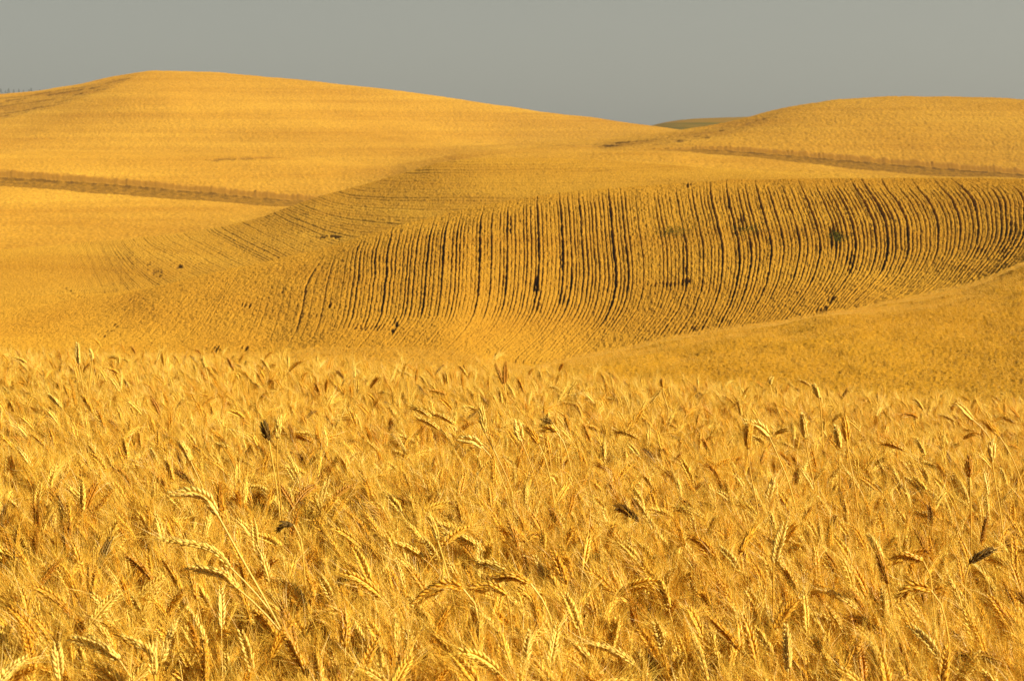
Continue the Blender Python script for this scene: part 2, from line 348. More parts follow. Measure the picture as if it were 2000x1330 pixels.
crown = 0.10 * np.cos(np.clip(fr, 0, .5) * 2 * np.pi)   # each row of crop is a little ridge
Z = s * Y - 0.46 * tr - crown * 0.45 * np.clip(strength, 0, 1) + 0.08 * (rough - 0.5) + 0.055 * (hash2(np.floor(X * 20).astype(int), np.floor(Y * 7).astype(int), 75) - 0.5) + 0.4 * (fbm(X * .22, Y * .1, 16) - .5)
wl = 1 - sstep(930, 1040, px); rim = sstep(205, 200, Y) * (wl * sstep(99, 102, Y) + (1 - wl) * sstep(124, 127, Y))
build_sheet('hill', M_rows, T, Y, Z - (1 - rim) * 1.5, gap=np.clip(tr * 1.05, 0, 1) * (0.7 + 0.3 * rough))

# --- the ridge behind it
T, Y, s, px, py = surface(1900, np.concatenate([np.linspace(194, 212, 60, endpoint=False), np.linspace(212, 268, 330, endpoint=False), np.linspace(268, 292, 30)]))
X = T * Y
mx = np.linspace(-400, 2400, 281); mm = np.interp(mx, [-400, 100, 160, 210, 260, 310, 560, 700, 800, 1200, 2400], [0.5, 2.6, 2.8, 1.8, 1.0, 0.6, 0.5, 0.12, 0.0, -0.03, 0.05])
Mx = np.concatenate([[0], np.cumsum((mm[1:] + mm[:-1]) / 2 * np.diff(mx))])
N = (py - np.interp(px, mx, Mx)) / 5.4 + 0.3 * (fbm(X * .1, Y * .1, 5) - .5)
ri = np.round(N); fr = np.abs(N - ri)
st = 0.42 * (0.2 + 0.8 * hash2(ri.astype(int), ri.astype(int) * 0, 4)) * vnoise(ri * 3.1, X * 0.10, 8) * (sstep(125, 150, px)) * (1 + .8 * (px < 260) * (py < 575)) * (1 - 0.6 * sstep(1000, 1500, px)) * (1 - sstep(262, 264, Y))
tr = (1 - sstep(0.08, 0.30, fr)) * np.clip(st * 1.1, 0, 1)
pits = blobs(px, py, [(305, 532, 10, 9, 1), (292, 518, 8, 5, .6), (640, 462, 22, 3, .9), (350, 522, 7, 4, .8), (125, 563, 6, 1.6, 1), (133, 568, 6, 1.6, 1), (142, 572, 6, 1.6, 1), (152, 577, 7, 1.6, 1), (163, 581, 7, 1.6, .9)]) * sstep(.25, .5, vnoise(X * 2, Y * 2, 6))
tr = np.maximum(tr, pits)
Z = s * Y - 0.30 * tr + 0.07 * (fbm(X * 3, Y * 1.2, 8) - .5) + 0.10 * (hash2(np.floor(X * 11).astype(int), np.floor(Y * 6).astype(int), 7) - 0.5) + 0.4 * (fbm(X * .12, Y * .06, 26) - .5)
rim = sstep(194, 200, Y) * sstep(292, 288, Y)
build_sheet('ridge', M_mid, T, Y, Z - (1 - rim) * 2.0, gap=np.clip(tr * 0.8, 0, 1))

# --- the far fields and the two big hills
Ya = np.concatenate([np.linspace(280, 399, 300, endpoint=False), np.linspace(399, 408, 60, endpoint=False), np.linspace(408, 630, 520, endpoint=False), np.linspace(630, 718, 30)])
T, Y, s, px, py = surface(1700, Ya)
X = T * Y
bw = np.maximum(1 - sstep(630, 690, px), sstep(1235, 1380, px))
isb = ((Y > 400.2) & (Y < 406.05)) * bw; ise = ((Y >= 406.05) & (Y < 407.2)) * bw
pits = blobs(px, py, [(430, 310, 26, 3, .8), (480, 309, 14, 2.5, .5), (525, 308, 26, 3, .9), (130, 472, 22, 3, .8), (160, 468, 26, 3, .9), (95, 478, 30, 2.5, .6), (15, 484, 14, 2, .6), (1510, 345, 22, 2.2, .9), (1560, 347, 60, 1.8, .7), (1330, 275, 16, 2, .6), (1380, 268, 14, 1.6, .5)]) * sstep(.3, .55, vnoise(X * .8, Y * .3, 6))
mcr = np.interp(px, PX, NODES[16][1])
flank_shade = sstep(0, 14, np.interp(px, [-400, 0, 100, 200, 255, 300], [255, 240, 217, 187, 160, 130]) - py) * sstep(3, 9, py - mcr)  # mask of the left-facing shoulder, turned from the sun
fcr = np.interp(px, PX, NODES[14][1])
flank2_shade = sstep(2, 9, py - fcr) * sstep(0, 10, np.interp(px, [900, 1150, 1280, 1400, 1460, 1520, 1560], [288, 294, 289, 272, 256, 232, 200]) - py) * (px > 950) * (Y < 520) * (Y > 408)
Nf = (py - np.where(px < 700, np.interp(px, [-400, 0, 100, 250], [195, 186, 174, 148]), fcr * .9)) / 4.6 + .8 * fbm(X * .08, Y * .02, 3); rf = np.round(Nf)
ftr = (1 - sstep(.1, .38, np.abs(Nf - rf))) * hash2(rf.astype(int), rf.astype(int) * 0, 14) * sstep(.3, .6, vnoise(X * .35, rf * 3.3, 15)) * np.maximum(flank_shade, flank2_shade)
Z = s * Y - 0.7 * ftr + 0.16 * (fbm(X * 1.2, Y * .5, 38) - .5) + 0.14 * (hash2(np.floor(X * 2.6).astype(int), np.floor(Y * 1.6).astype(int), 37) - 0.5) * (1 - isb) + (1.3 * (fbm(X * .05, Y * .03, 36) - .5) - 1.0 * np.exp(-((Y - 338 - 0.25 * X) / 13)**2) * (Y < 395) - 1.2 * np.exp(-((Y - 456 + 0.3 * X) / 15)**2) * (Y > 420) * (1 - sstep(560, 900, px))) * (1 - np.maximum(isb, ise)) - 0.5 * pits
Z += ise * 0.35 * (vnoise(X * 1.1, Y * 0, 51) + .5*vnoise(X * 3.1, Y * 0, 52) - .75)
rim = sstep(280, 286, Y)
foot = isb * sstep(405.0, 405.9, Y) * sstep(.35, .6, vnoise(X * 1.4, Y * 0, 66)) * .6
build_sheet('far_hills', M_far, T, Y, Z - (1 - rim) * 2.5, gap=np.clip(pits * 0.75 + ftr * .6 + .26 * np.maximum(flank_shade, flank2_shade * .8) + foot, 0, 1), bank=isb, edge=ise * 0.85)  # flank masks paint the shade of left-facing slopes in with soil colour

# --- a green hill beyond, the plain out to the horizon, and the far ridge
def simple_hill(name, mat, Ys, rows, n=400, amp=0.3, a=-330, b=2330):
    t = (np.linspace(a, b, n) - 1000) / F
    S = np.stack([slope_of(np.interp(1000 + F * t, PX, r)) for r in rows], 1)
    Yq = np.linspace(Ys[0], Ys[-1], 90); s = pchip(Ys, S, Yq)
    T = np.repeat(t[:, None], 90, 1); Y = np.repeat(Yq[None], n, 0)
    Z = s * Y + amp * (fbm(T * Y * 0.3, Y * 0.05, 2) - .5)
    me = mesh_from(name, np.stack([T*Y, Y, Z + ZC], -1).reshape(-1, 3), grid_faces(n, 90), [mat])
    return tag(obj(name, me), kind='structure')
c0 = row((-330, 300), (1100, 290), (1200, 262), (1270, 246), (1300, 239), (1350, 233), (1450, 229), (1550, 226), (1700, 245), (1900, 290), (2330, 300))
simple_hill('green_hill', M_green, [850, 1100, 1300], [c0 + 40, c0, c0 + 20])
c1 = row((-330, 183), (0, 186), (60, 184), (110, 186), (200, 215), (350, 270), (2330, 285))
k = NT('far_grass'); d = k.n('ShaderNodeBsdfDiffuse'); d.inputs[0].default_value = (0.16, 0.13, 0.05, 1); k.l(d.outputs[0], k.out.inputs[0]); M_plain = k.m
simple_hill('far_ridge', M_plain, [3200, 4000, 5000], [c1 + 25, c1, c1 + 10], amp=1.5)

g = 3500
me = mesh_from('ground', [(-g, -600, -60), (g, -600, -60), (g, 6000, -60), (-g, 6000, -60)], np.array([[0, 1, 2, 3]]), [M_plain])
tag(obj('ground', me), kind='structure')

# ------------------------------------------------------------------ foreground: canopy height
def canopy(X, Y):
    """height (relative to the eye) of the tops of the front wheat"""
    X = np.asarray(X, float); Y = np.asarray(Y, float)
    t = X / np.maximum(Y, 0.5)
    p = -slope_of(np.interp(1000 + F * t, PX, FGC + 6)); Yc = 24.0
    cc = (-1.075 + 4.7 * p) / (Yc**2 - 2*Yc*4.7 + 4.7**2)
    z = cc * Yc**2 + (-p - 2*cc*Yc) * Y + cc * Y**2
    return z - 0.012 * np.maximum(Y - 26, 0)**2
def soil_z(X, Y): return canopy(X, Y) - 0.86
xs = np.linspace(-9, 9, 120); ys = np.linspace(-3, 34, 200)
gx, gy = np.meshgrid(xs, ys, indexing='ij')
gz = soil_z(gx, np.maximum(gy, 3)) + 0.06 * (fbm(gx * 2, gy * 2, 61) - .5) + ZC
me = mesh_from('soil', np.stack([gx, gy, gz], -1).reshape(-1, 3), grid_faces(120, 200), [M_soil])
tag(obj('soil', me), kind='structure')

# ------------------------------------------------------------------ wheat stalk generator
def tube(P, rad, sides=4):
    P = np.asarray(P); n = len(P); T = np.gradient(P, axis=0); T /= np.linalg.norm(T, axis=1)[:, None] + 1e-9
    U = np.cross(T, [0, 1, 0.03]); U /= np.linalg.norm(U, axis=1)[:, None] + 1e-9; W = np.cross(T, U)
    a = np.arange(sides) * 2 * np.pi / sides
    V = P[:, None] + (U[:, None] * np.cos(a)[None, :, None] + W[:, None] * np.sin(a)[None, :, None]) * np.asarray(rad)[:, None, None]
    f = [(i*sides+j, i*sides+(j+1) % sides, (i+1)*sides+(j+1) % sides, (i+1)*sides+j) for i in range(n-1) for j in range(sides)]
    return V.reshape(-1, 3), np.array(f)

def ribbon(P, wid, side):
    P = np.asarray(P); side = np.asarray(side, float); side /= np.linalg.norm(side) + 1e-9
    w_ = np.asarray(wid)[:, None] * side[None] * 0.5
    V = np.stack([P - w_, P + w_], 1).reshape(-1, 3); n = len(P)
    return V, np.array([(2*i, 2*i+1, 2*i+3, 2*i+2) for i in range(n-1)])

def join(parts):
    V = []; Fq = []; o = 0
    for v, f in parts: V.append(v); Fq.append(np.asarray(f) + o); o += len(v)
    if not V: return np.zeros((0, 3)), np.zeros((0, 4), int)
    return np.concatenate(V), np.concatenate(Fq)

# a floret: a plump pointed grain husk, all quads
FL = np.array([(0, 0, 0), (1, 0, .30), (0, 1, .34), (-1, 0, .30), (0, -1, .34), (.62, 0, .68), (0, .62, .68), (-.62, 0, .68), (0, -.62, .68), (0, 0, 1.0)])
FLF = np.array([(0, 1, 2, 2), (0, 2, 3, 3), (0, 3, 4, 4), (0, 4, 1, 1), (1, 5, 6, 2), (2, 6, 7, 3), (3, 7, 8, 4), (4, 8, 5, 1), (5, 9, 6, 6), (6, 9, 7, 7), (7, 9, 8, 8), (8, 9, 5, 5)])

def stalk_paths(r, H, lean, nod, ear_len, ear_curl, sweep=0.0):
    n = 22; th = []; P = [np.zeros(3)]; ds = H / n
    for i in range(n):
        s = i / (n - 1); th = lean * s**0.7 + nod * max(0, (s - 0.72) / 0.28)**1.6; ph = sweep * s
        P.append(P[-1] + ds * np.array([-math.sin(th) * math.cos(ph), math.sin(th) * math.sin(ph), math.cos(th)]))
    E = [P[-1]]; m = 14
    for i in range(m):
        t2 = lean + nod + ear_curl * (i / m); ph = sweep
        E.append(E[-1] + ear_len / m * np.array([-math.sin(t2) * math.cos(ph), math.sin(t2) * math.sin(ph), math.cos(t2)]))
    return np.array(P), np.array(E)

def build_ear(r, E, n_spk=19, awn=0.055, fan=0.30, fat=1.0, twist=0.0, lod=0, awn_w=0.0008):
    T = np.gradient(E, axis=0); T /= np.linalg.norm(T, axis=1)[:, None]
    L = np.linspace(0, len(E) - 1.001, n_spk)
    ears, awns = [], []
    ref = np.array([math.sin(twist), math.cos(twist), 0.15]); 
    if lod < 2:
        ears.append(tube(E[::3], np.full(len(E[::3]), 0.0022 * fat), 4))
    for q, u in enumerate(L):
        i = int(u); a = u - i; p = E[i] * (1 - a) + E[i + 1] * a; t = T[i]
        B = np.cross(t, ref); B /= np.linalg.norm(B) + 1e-9; Nn = np.cross(t, B)
        sg = 1 if q % 2 else -1; k_ = q / (n_spk - 1)
        sz = fat * (0.72 + 0.55 * math.sin(math.pi * min(1, 0.18 + k_ * 0.86)))
        fl = [(0.0, 1.0)] if lod else [(-0.62, .95), (0.62, .95), (0.0, 1.05)]
        for side, ks in fl:
            ax = t * 1.0 + B * sg * 0.36 + Nn * side * 0.36 + r.normal(0, .08, 3); ax /= np.linalg.norm(ax)
            u1 = np.cross(ax, Nn); u1 /= np.linalg.norm(u1); u2 = np.cross(ax, u1)
            ln = 0.0150 * sz * ks * (0.9 + .25 * r.random()); wd = (0.0024 if not lod else 0.0042) * sz
            o = p + B * sg * 0.0022 * sz + Nn * side * 0.0024 * sz
            V = o + FL[:, 2:3] * ln * ax + FL[:, 0:1] * wd * u1 + FL[:, 1:2] * wd * 0.85 * u2
            ears.append((V, FLF))
            if awn > 0 and (lod == 0 or q % 2 == 0):
                la = awn * (0.55 + 0.6 * r.random()) * (0.7 + 0.4 * k_)
                d = t + B * sg * (fan + 0.16 * r.normal()) + Nn * side * 0.7 * fan + r.normal(0, .10, 3); d /= np.linalg.norm(d)
                bend = B * sg * 0.18 + r.normal(0, .12, 3)
                tip = o + ax * ln * 0.9; ps = np.array([tip + d * la * v + bend * la * v * v for v in (0, .35, .7, 1.0)])
                awns.append(ribbon(ps, np.array([1.0, .85, .6, .2]) * awn_w, np.cross(d, r.normal(0, 1, 3))))
    return join(ears), join(awns)

def stem_leaves(r, P, n_leaf, wid=0.008):
    Ls = []
    for _ in range(n_leaf):
        i = r.integers(6, 18); p = P[i]; a = r.random() * 6.28; L = 0.10 + 0.16 * r.random(); d = np.array([math.cos(a), math.sin(a), 0]); up = 0.9 + .6 * r.random()
        ps = np.array([p + d * L * v * 0.8 + np.array([0, 0, 1]) * L * (up * v - 1.7 * v * v) for v in np.linspace(0, 1, 7)])
        ps[:, :2] += r.normal(0, .004, (7, 2)); tw = np.cross(d, [0, 0, 1]) + r.normal(0, .5, 3)
        Ls.append(ribbon(ps, wid * np.array([.6, 1, 1, .9, .75, .5, .1]), tw))
    return join(Ls)

def make_variant(r, H=0.80, lean=0.3, nod=0.6, curl=0.5, ear_len=0.09, n_leaf=1, lod=0, **kw):
    P, E = stalk_paths(r, H, lean, nod, ear_len, curl, r.normal(0, .5))
    ear, awns = build_ear(r, E, lod=lod, twist=r.random() * 3.1, **kw)
    stem = tube(P[::2] if lod else P, np.linspace(0.0022, 0.0013, len(P[::2] if lod else P)) , 3)
    return dict(stem=stem, ear=ear, awns=awns, leaf=stem_leaves(r, P, n_leaf) if n_leaf else None, P=P, E=E)

def tri_quads(f):  # degenerate quads -> tris
    f = np.asarray(f); d = f[:, 2] == f[:, 3]
    return f[~d], f[d][:, :3]

def part_mesh(name, vf, mat):
    q, t = tri_quads(vf[1]); return mesh_from(name, vf[0], [q, t], [mat])

def variant_mesh(name, v):
    Vs = []; Q = []; Tt = []; mq = []; mt = []; o = 0
    for mi, key in enumerate(('stem', 'ear', 'awns', 'leaf')):
        if v[key] is None or len(v[key][0]) == 0: continue
        q, t = tri_quads(v[key][1]); Vs.append(v[key][0]); Q.append(q + o); mq += [mi] * len(q)
        if len(t): Tt.append(t + o); mt += [mi] * len(t)
        o += len(v[key][0])
    fs = [np.concatenate(Q)] + ([np.concatenate(Tt)] if Tt else [])
    return mesh_from(name, np.concatenate(Vs), fs, [M_stem, M_ear, M_awn, M_leaf], True, mq + mt)

POSES = [  # name, lean, nod, curl
 ('upright', .10, .05, .15), ('upright', .18, .10, .2), ('leaning', .30, .15, .3), ('leaning', .38, .2, .4), ('leaning', .45, .1, .2), ('leaning', .28, .35, .3),
 ('leaning', .30, .25, .3), ('leaning', .35, .12, .15), ('upright', .15, .15, .1), ('nodding', .25, .5, .5), ('upright', .12, .25, .35), ('leaning', .5, .2, .3), ('leaning', .22, .3, .3), ('nodding', .35, .7, .6),
 ('upright', .06, .1, .1), ('leaning', .42, .05, .2), ('leaning', .33, .25, .2), ('upright', .2, .05, .2)]

def gn_scatter(name, pts, rot, scl, idx, coll):
    me = bpy.data.meshes.new(name); me.vertices.add(len(pts)); me.vertices.foreach_set('co', np.asarray(pts, np.float32).ravel())
    a = me.attributes.new('rot', 'FLOAT_VECTOR', 'POINT'); a.data.foreach_set('vector', np.asarray(rot, np.float32).ravel())
    a = me.attributes.new('scl', 'FLOAT', 'POINT'); a.data.foreach_set('value', np.asarray(scl, np.float32))
    a = me.attributes.new('idx', 'INT', 'POINT'); a.data.foreach_set('value', np.asarray(idx, np.int32))
    me.update(); o = obj(name, me)
    ng = bpy.data.node_groups.new(name, 'GeometryNodeTree')
    ng.interface.new_socket('Geometry', in_out='INPUT', socket_type='NodeSocketGeometry'); ng.interface.new_socket('Geometry', in_out='OUTPUT', socket_type='NodeSocketGeometry')
    N = ng.nodes.new; gi = N('NodeGroupInput'); go = N('NodeGroupOutput'); ip = N('GeometryNodeInstanceOnPoints'); ci = N('GeometryNodeCollectionInfo')
    ci.inputs[0].default_value = coll; ci.inputs[1].default_value = True; ci.inputs[2].default_value = True
    def na(t, nm): x = N('GeometryNodeInputNamedAttribute'); x.data_type = t; x.inputs[0].default_value = nm; return x.outputs[0]
    ip.inputs['Pick Instance'].default_value = True
    L = ng.links.new
    L(gi.outputs[0], ip.inputs['Points']); L(ci.outputs[0], ip.inputs['Instance']); L(na('INT', 'idx'), ip.inputs['Instance Index'])
    L(na('FLOAT_VECTOR', 'rot'), ip.inputs['Rotation']); L(na('FLOAT', 'scl'), ip.inputs['Scale']); L(ip.outputs[0], go.inputs[0])
    md = o.modifiers.new('scatter', 'NODES'); md.node_group = ng
    return o

vr = np.random.default_rng(3)
coll = bpy.data.collections.new('wheat_variants')
NV = 22
for i in range(NV):
    nm, le, no, cu = POSES[i % len(POSES)]
    v = make_variant(vr, 0.84, le * .8 + vr.normal(0, .04), no + vr.normal(0, .08), cu, 0.080 + vr.random() * .02, n_leaf=2 if i % 2 else 1,
                     awn=0.055 + .02 * vr.random(), fan=0.26 + .12 * vr.random(), fat=0.95 + .28 * vr.random(), awn_w=0.0009)
    v['top'] = v['E'][:, 2].max()
    me = variant_mesh('wheat_variant', v); bpy.data.objects.new('wheat_variant', me); 
    o = bpy.data.objects['wheat_variant' if i == 0 else 'wheat_variant.%03d' % i]; coll.objects.link(o)
    o['top'] = float(v['top'])

tops = np.array([o['top'] for o in coll.objects])
def scatter_zone(y0, y1, dens, seed):
    r = np.random.default_rng(seed); half = 0.5 * 2000 / F * 1.18
    A = half * (y1**2 - y0**2) + 0.6 * (y1 - y0); n = int(A * dens)
    Y = np.sqrt(r.random(n * 2) * (y1**2 - y0**2) + y0**2); X = (r.random(n * 2) * 2 - 1) * (half * Y + 0.3); 
    keep = r.random(n * 2) < 0.5 * np.clip(0.02 + 2.0 * sstep(.30, .64, fbm(X * 2.2, Y * 1.8, 201)), 0, 1.8)
    return X[keep], Y[keep]
zx = [scatter_zone(3.5, 9, 320, 1), scatter_zone(9, 16, 360, 2), scatter_zone(16, 24, 270, 3), scatter_zone(24, 31, 130, 4)]
X = np.concatenate([a for a, b in zx]); Y = np.concatenate([b for a, b in zx]); n = len(X)
idx = rng.integers(0, NV, n)
hgt = 0.80 + 0.14 * (fbm(X * 1.3, Y * 1.0, 77) - .5) * 2 * 0.6 + rng.normal(0, 0.045, n) + 0.07 * (rng.random(n) < .05) + 0.05 * np.abs(rng.normal(0, 1, n)) * (Y > 15)
scl = hgt / tops[idx]
yaw = rng.normal(0, 0.9, n) + 0.8 * (fbm(X * .8, Y * .6, 78) - .5); fl = rng.random(n) < 0.18; yaw[fl] += math.pi
rot = np.stack([rng.normal(0, .07, n), rng.normal(0, .09, n) - .02, yaw], 1)
pts = np.stack([X, Y, soil_z(X, Y) + ZC - 0.01], 1)
o = gn_scatter('wheat', pts, rot, scl, idx, coll); tag(o, 'dense ripe golden wheat filling the foreground', 'wheat', kind='stuff')
print('wheat instances', n)

# finer heads further down the near slope
coll2 = bpy.data.collections.new('far_wheat_variants')
for i in range(6):
    v = make_variant(vr, 0.20, .2 + .1 * i / 6, .2 + .12 * i, .4, 0.10, n_leaf=0, lod=1, awn=0.05, fan=.3, fat=1.2, n_spk=8, awn_w=0.003)
    me = variant_mesh('far_wheat_variant', v); me.materials[1] = M_tone['golden']; oo = bpy.data.objects.new('far_wheat_variant', me); coll2.objects.link(oo)
T2, S2 = Ssurf
def surf_z(X, Y):
    Yq = np.linspace(30, 130, 260); s = pchip(NY, S2, Yq); t = X / Y
    return bilin(s, (t - T2[0]) / (T2[1] - T2[0]), (Y - 30) / (Yq[1] - Yq[0])) * Y
r2 = np.random.default_rng(9)
n = 200000; Y = np.sqrt(r2.random(n) * (122**2 - 36**2) + 36**2); X = (r2.random(n) * 2 - 1) * (.236 * Y)
rot = np.stack([r2.normal(0, .2, n), r2.normal(0, .2, n), r2.normal(0, 1.1, n)], 1)
pts = np.stack([X, Y, surf_z(X, Y) + ZC - 0.07 + 0.35 * (fbm(X * .5, Y * .3, 6) - .5)], 1)
o = gn_scatter('wheat_slope', pts, rot, 0.45 + .3 * r2.random(n), r2.integers(0, 6, n), coll2)
tag(o, 'smooth ripe wheat covering the slope behind the front field', 'wheat', kind='stuff')


# ------------------------------------------------------------------ the wheat stalks that stand out, each a thing of its own
TONE_P = ['pale'] * 46 + ['golden'] * 36 + ['orange-brown'] * 17 + ['dark mouldy'] * 1
def project(p):
    X_, Y_, Z_ = p[0], p[1], p[2] - ZC
    d = Y_ * math.cos(TH) - Z_ * math.sin(TH); return 1000 + F * X_ / d, 665 - F * (Z_ * math.cos(TH) + Y_ * math.sin(TH)) / d
STALKS = []
def assemble(loc, rotz, scale, meshes, tone, pose, ear_mid, first):
    t = bpy.data.objects.new('wheat_stalk', None); C.objects.link(t); t.empty_display_size = 0.05
    t.location = loc; t.rotation_euler = (0, 0, rotz); t.scale = (scale,) * 3
    ear = None
    for nm in ('stem', 'ear', 'awns', 'leaf'):
        if meshes.get(nm) is None: continue
        if meshes[nm] in first: o = first[meshes[nm]].copy(); C.objects.link(o)
        else: o = obj(nm, meshes[nm]); first[meshes[nm]] = o
        o.parent = ear if nm == 'awns' else t
        if nm == 'ear':
            ear = o; o.material_slots[0].link = 'OBJECT'; o.material_slots[0].material = M_tone[tone]
    STALKS.append([t, tone, pose, project(ear_mid)])
    return t
first = {}

# stalks traced where the photograph shows them: stem from the canopy up, then the ear to its tip
HERO = [
 ([(560, 1255), (520, 1175), (472, 1090), (425, 1005)], [(405, 975), (372, 962), (338, 964)], 'pale'),
 ([(556, 1245), (510, 1190), (466, 1150)], [(440, 1125), (405, 1114), (370, 1108)], 'pale'),
 ([(535, 1205), (492, 1150), (450, 1108)], [(425, 1080), (385, 1064), (312, 1052)], 'pale'),
 ([(542, 965), (532, 900), (525, 860)], [(520, 845), (516, 828)], 'dark mouldy'),
 ([(547, 960), (541, 900), (542, 857)], [(543, 838), (546, 818)], 'pale'),
 ([(402, 968), (386, 930), (373, 902)], [(366, 886), (354, 866)], 'pale'),
 ([(995, 945), (970, 890), (948, 846)], [(943, 820), (939, 793)], 'pale'),
 ([(976, 925), (956, 888), (943, 874)], [(926, 862), (899, 857)], 'pale'),
 ([(1050, 950), (1030, 890), (1018, 861)], [(1014, 845), (1010, 826)], 'pale'),
 ([(1080, 965), (1066, 900), (1053, 868)], [(1043, 852), (1031, 837)], 'golden'),
 ([(1112, 900), (1100, 862), (1087, 844)], [(1078, 839), (1063, 838)], 'golden'),
 ([(1606, 845), (1603, 800), (1600, 778)], [(1596, 768), (1590, 753)], 'pale'),
 ([(1592, 955), (1580, 900), (1573, 858)], [(1570, 836), (1568, 811)], 'pale'),
 ([(1671, 960), (1658, 893), (1654, 862)], [(1652, 840), (1649, 815)], 'golden'),
 ([(1640, 920), (1639, 890), (1640, 876)], [(1637, 856), (1633, 834)], 'pale'),
 ([(1546, 960), (1520, 892), (1502, 852)], [(1486, 835), (1457, 824)], 'pale'),
 ([(1479, 990), (1466, 925), (1460, 877)], [(1461, 855), (1463, 830)], 'golden'),
 ([(1956, 1015), (1945, 950), (1938, 902)], [(1937, 884), (1936, 866)], 'pale'),
 ([(2002, 965), (1976, 892), (1952, 852)], [(1940, 838), (1924, 824)], 'golden'),
 ([(1942, 870), (1920, 838), (1900, 820)], [(1888, 806), (1871, 789)], 'pale'),
 ([(262, 1345), (250, 1310), (234, 1290)], [(210, 1272), (178, 1256), (141, 1247)], 'pale'),
 ([(306, 1360), (304, 1335), (302, 1318)], [(297, 1280), (272, 1259), (243, 1243)], 'pale'),
 ([(120, 1365), (118, 1345), (116, 1325)], [(113, 1295), (110, 1262)], 'pale'),
 ([(1510, 1180), (1510, 1140), (1511, 1098)], [(1520, 1062), (1532, 1024)], 'pale'),
 ([(1745, 1200), (1740, 1170), (1734, 1140)], [(1724, 1108), (1712, 1072)], 'orange-brown'),
 ([(1850, 1230), (1838, 1180), (1818, 1152)], [(1790, 1145), (1755, 1167)], 'golden'),
 ([(1820, 1150), (1815, 1115), (1803, 1095)], [(1772, 1087), (1742, 1095)], 'golden'),
 ([(1885, 1165), (1886, 1120), (1893, 1101)], [(1912, 1086), (1938, 1073)], 'dark mouldy'),
 ([(938, 1240), (928, 1180), (905, 1150)], [(880, 1142), (845, 1153), (812, 1176)], 'golden'),
 ([(1086, 1255), (1070, 1190), (1036, 1139)], [(1004, 1126), (964, 1127)], 'golden'),
 ([(872, 1110), (864, 1085), (855, 1056)], [(848, 1032), (838, 1006)], 'pale'),
 ([(998, 1210), (995, 1185), (990, 1161)], [(962, 1146), (920, 1146)], 'golden'),
 ([(990, 775), (987, 765), (983, 750)], [(977, 735), (968, 713)], 'orange-brown'),
 ([(988, 778), (987, 765), (986, 750)], [(986, 732), (987, 710)], 'orange-brown'),
 ([(160, 745), (156, 725), (154, 712)], [(152, 695), (151, 672)], 'pale'),
 ([(408, 745), (405, 730), (402, 720)], [(399, 710), (397, 698)], 'pale'),
 ([(592, 1090), (586, 1045), (573, 1024)], [(560, 1024), (544, 1033)], 'dark mouldy'),
 ([(1096, 880), (1092, 845), (1080, 827)], [(1070, 823), (1059, 829)], 'dark mouldy'),
 ([(1896, 985), (1895, 955), (1894, 932)], [(1893, 915), (1892, 895)], 'orange-brown'),
 ([(175, 745), (178, 720), (180, 705)], [(179, 695), (176, 684)], 'pale'),
 ([(1305, 800), (1296, 770), (1294, 757)], [(1293, 750), (1293, 741)], 'golden'),
 ([(1510, 790), (1506, 760), (1504, 752)], [(1505, 745), (1508, 738)], 'pale'),
]
hr = np.random.default_rng(21)
def resample(P, n):
    P = np.asarray(P); d = np.concatenate([[0], np.cumsum(np.linalg.norm(np.diff(P, axis=0), axis=1))]); q = np.linspace(0, d[-1], n)
    return np.stack([pchip(d, P[:, i], q) for i in range(3)], 1), d[-1]
def canopy_dist(px, py):
    Y = np.linspace(3.6, 27, 1200); X = (px - 1000) / F * Y
    c = py_of(canopy(X, Y) / Y); j = np.argmax(c < py); return Y[j] if j > 0 else (3.9 if py > 1200 else 24.5)
for st, er, tone in HERO:
    Yd = canopy_dist(*st[0]); Yd = max(canopy_dist(st[0][0], st[0][1] + (260 / Yd if Yd > 6 else 0)), 4.0); S = [point(x, y, Yd) for x, y in st]; Er = [S[-1]] + [point(x, y, Yd + 0.004 * i) for i, (x, y) in enumerate(er)]
    d = S[0] - S[1]; bx = S[0][0] + d[0] * 2.0; bz = soil_z(bx, Yd) + ZC
    base = np.array([S[0][0] + 0.45 * (d[0] / max(-d[2], .02)) * -(S[0][2] - bz) * -1, Yd, bz])
    base[0] = np.clip(base[0], S[0][0] - .3, S[0][0] + .3)
    P, _ = resample([base] + S, 26); E, L = resample(Er, 15)
    ear, awns = build_ear(hr, E, n_spk=int(np.clip(L / 0.0046, 10, 24)), awn=0.055, fan=.3, fat=(1.25 if Yd < 7 else 1.55), twist=hr.random() * 3)
    ms = {}
    for nm, vf, mt in (('stem', tube(P - base, np.linspace(.0027, .0021, 26) * max(1, Yd / 8), 5), M_stem), ('ear', (ear[0] - base, ear[1]), M_ear), ('awns', (awns[0] - base, awns[1]), M_awn)):
        ms[nm] = part_mesh(nm, vf, mt)
    dx = E[-1][0] - E[0][0]; dz = E[-1][2] - E[0][2]
    pose = 'upright' if abs(dx) < .35 * dz else ('leaning' if dz > abs(dx) * .5 else 'nodding')
    assemble(tuple(base), 0, 1, ms, tone, pose + (' left' if dx < 0 else ' right') if pose != 'upright' else pose, E[7], first)

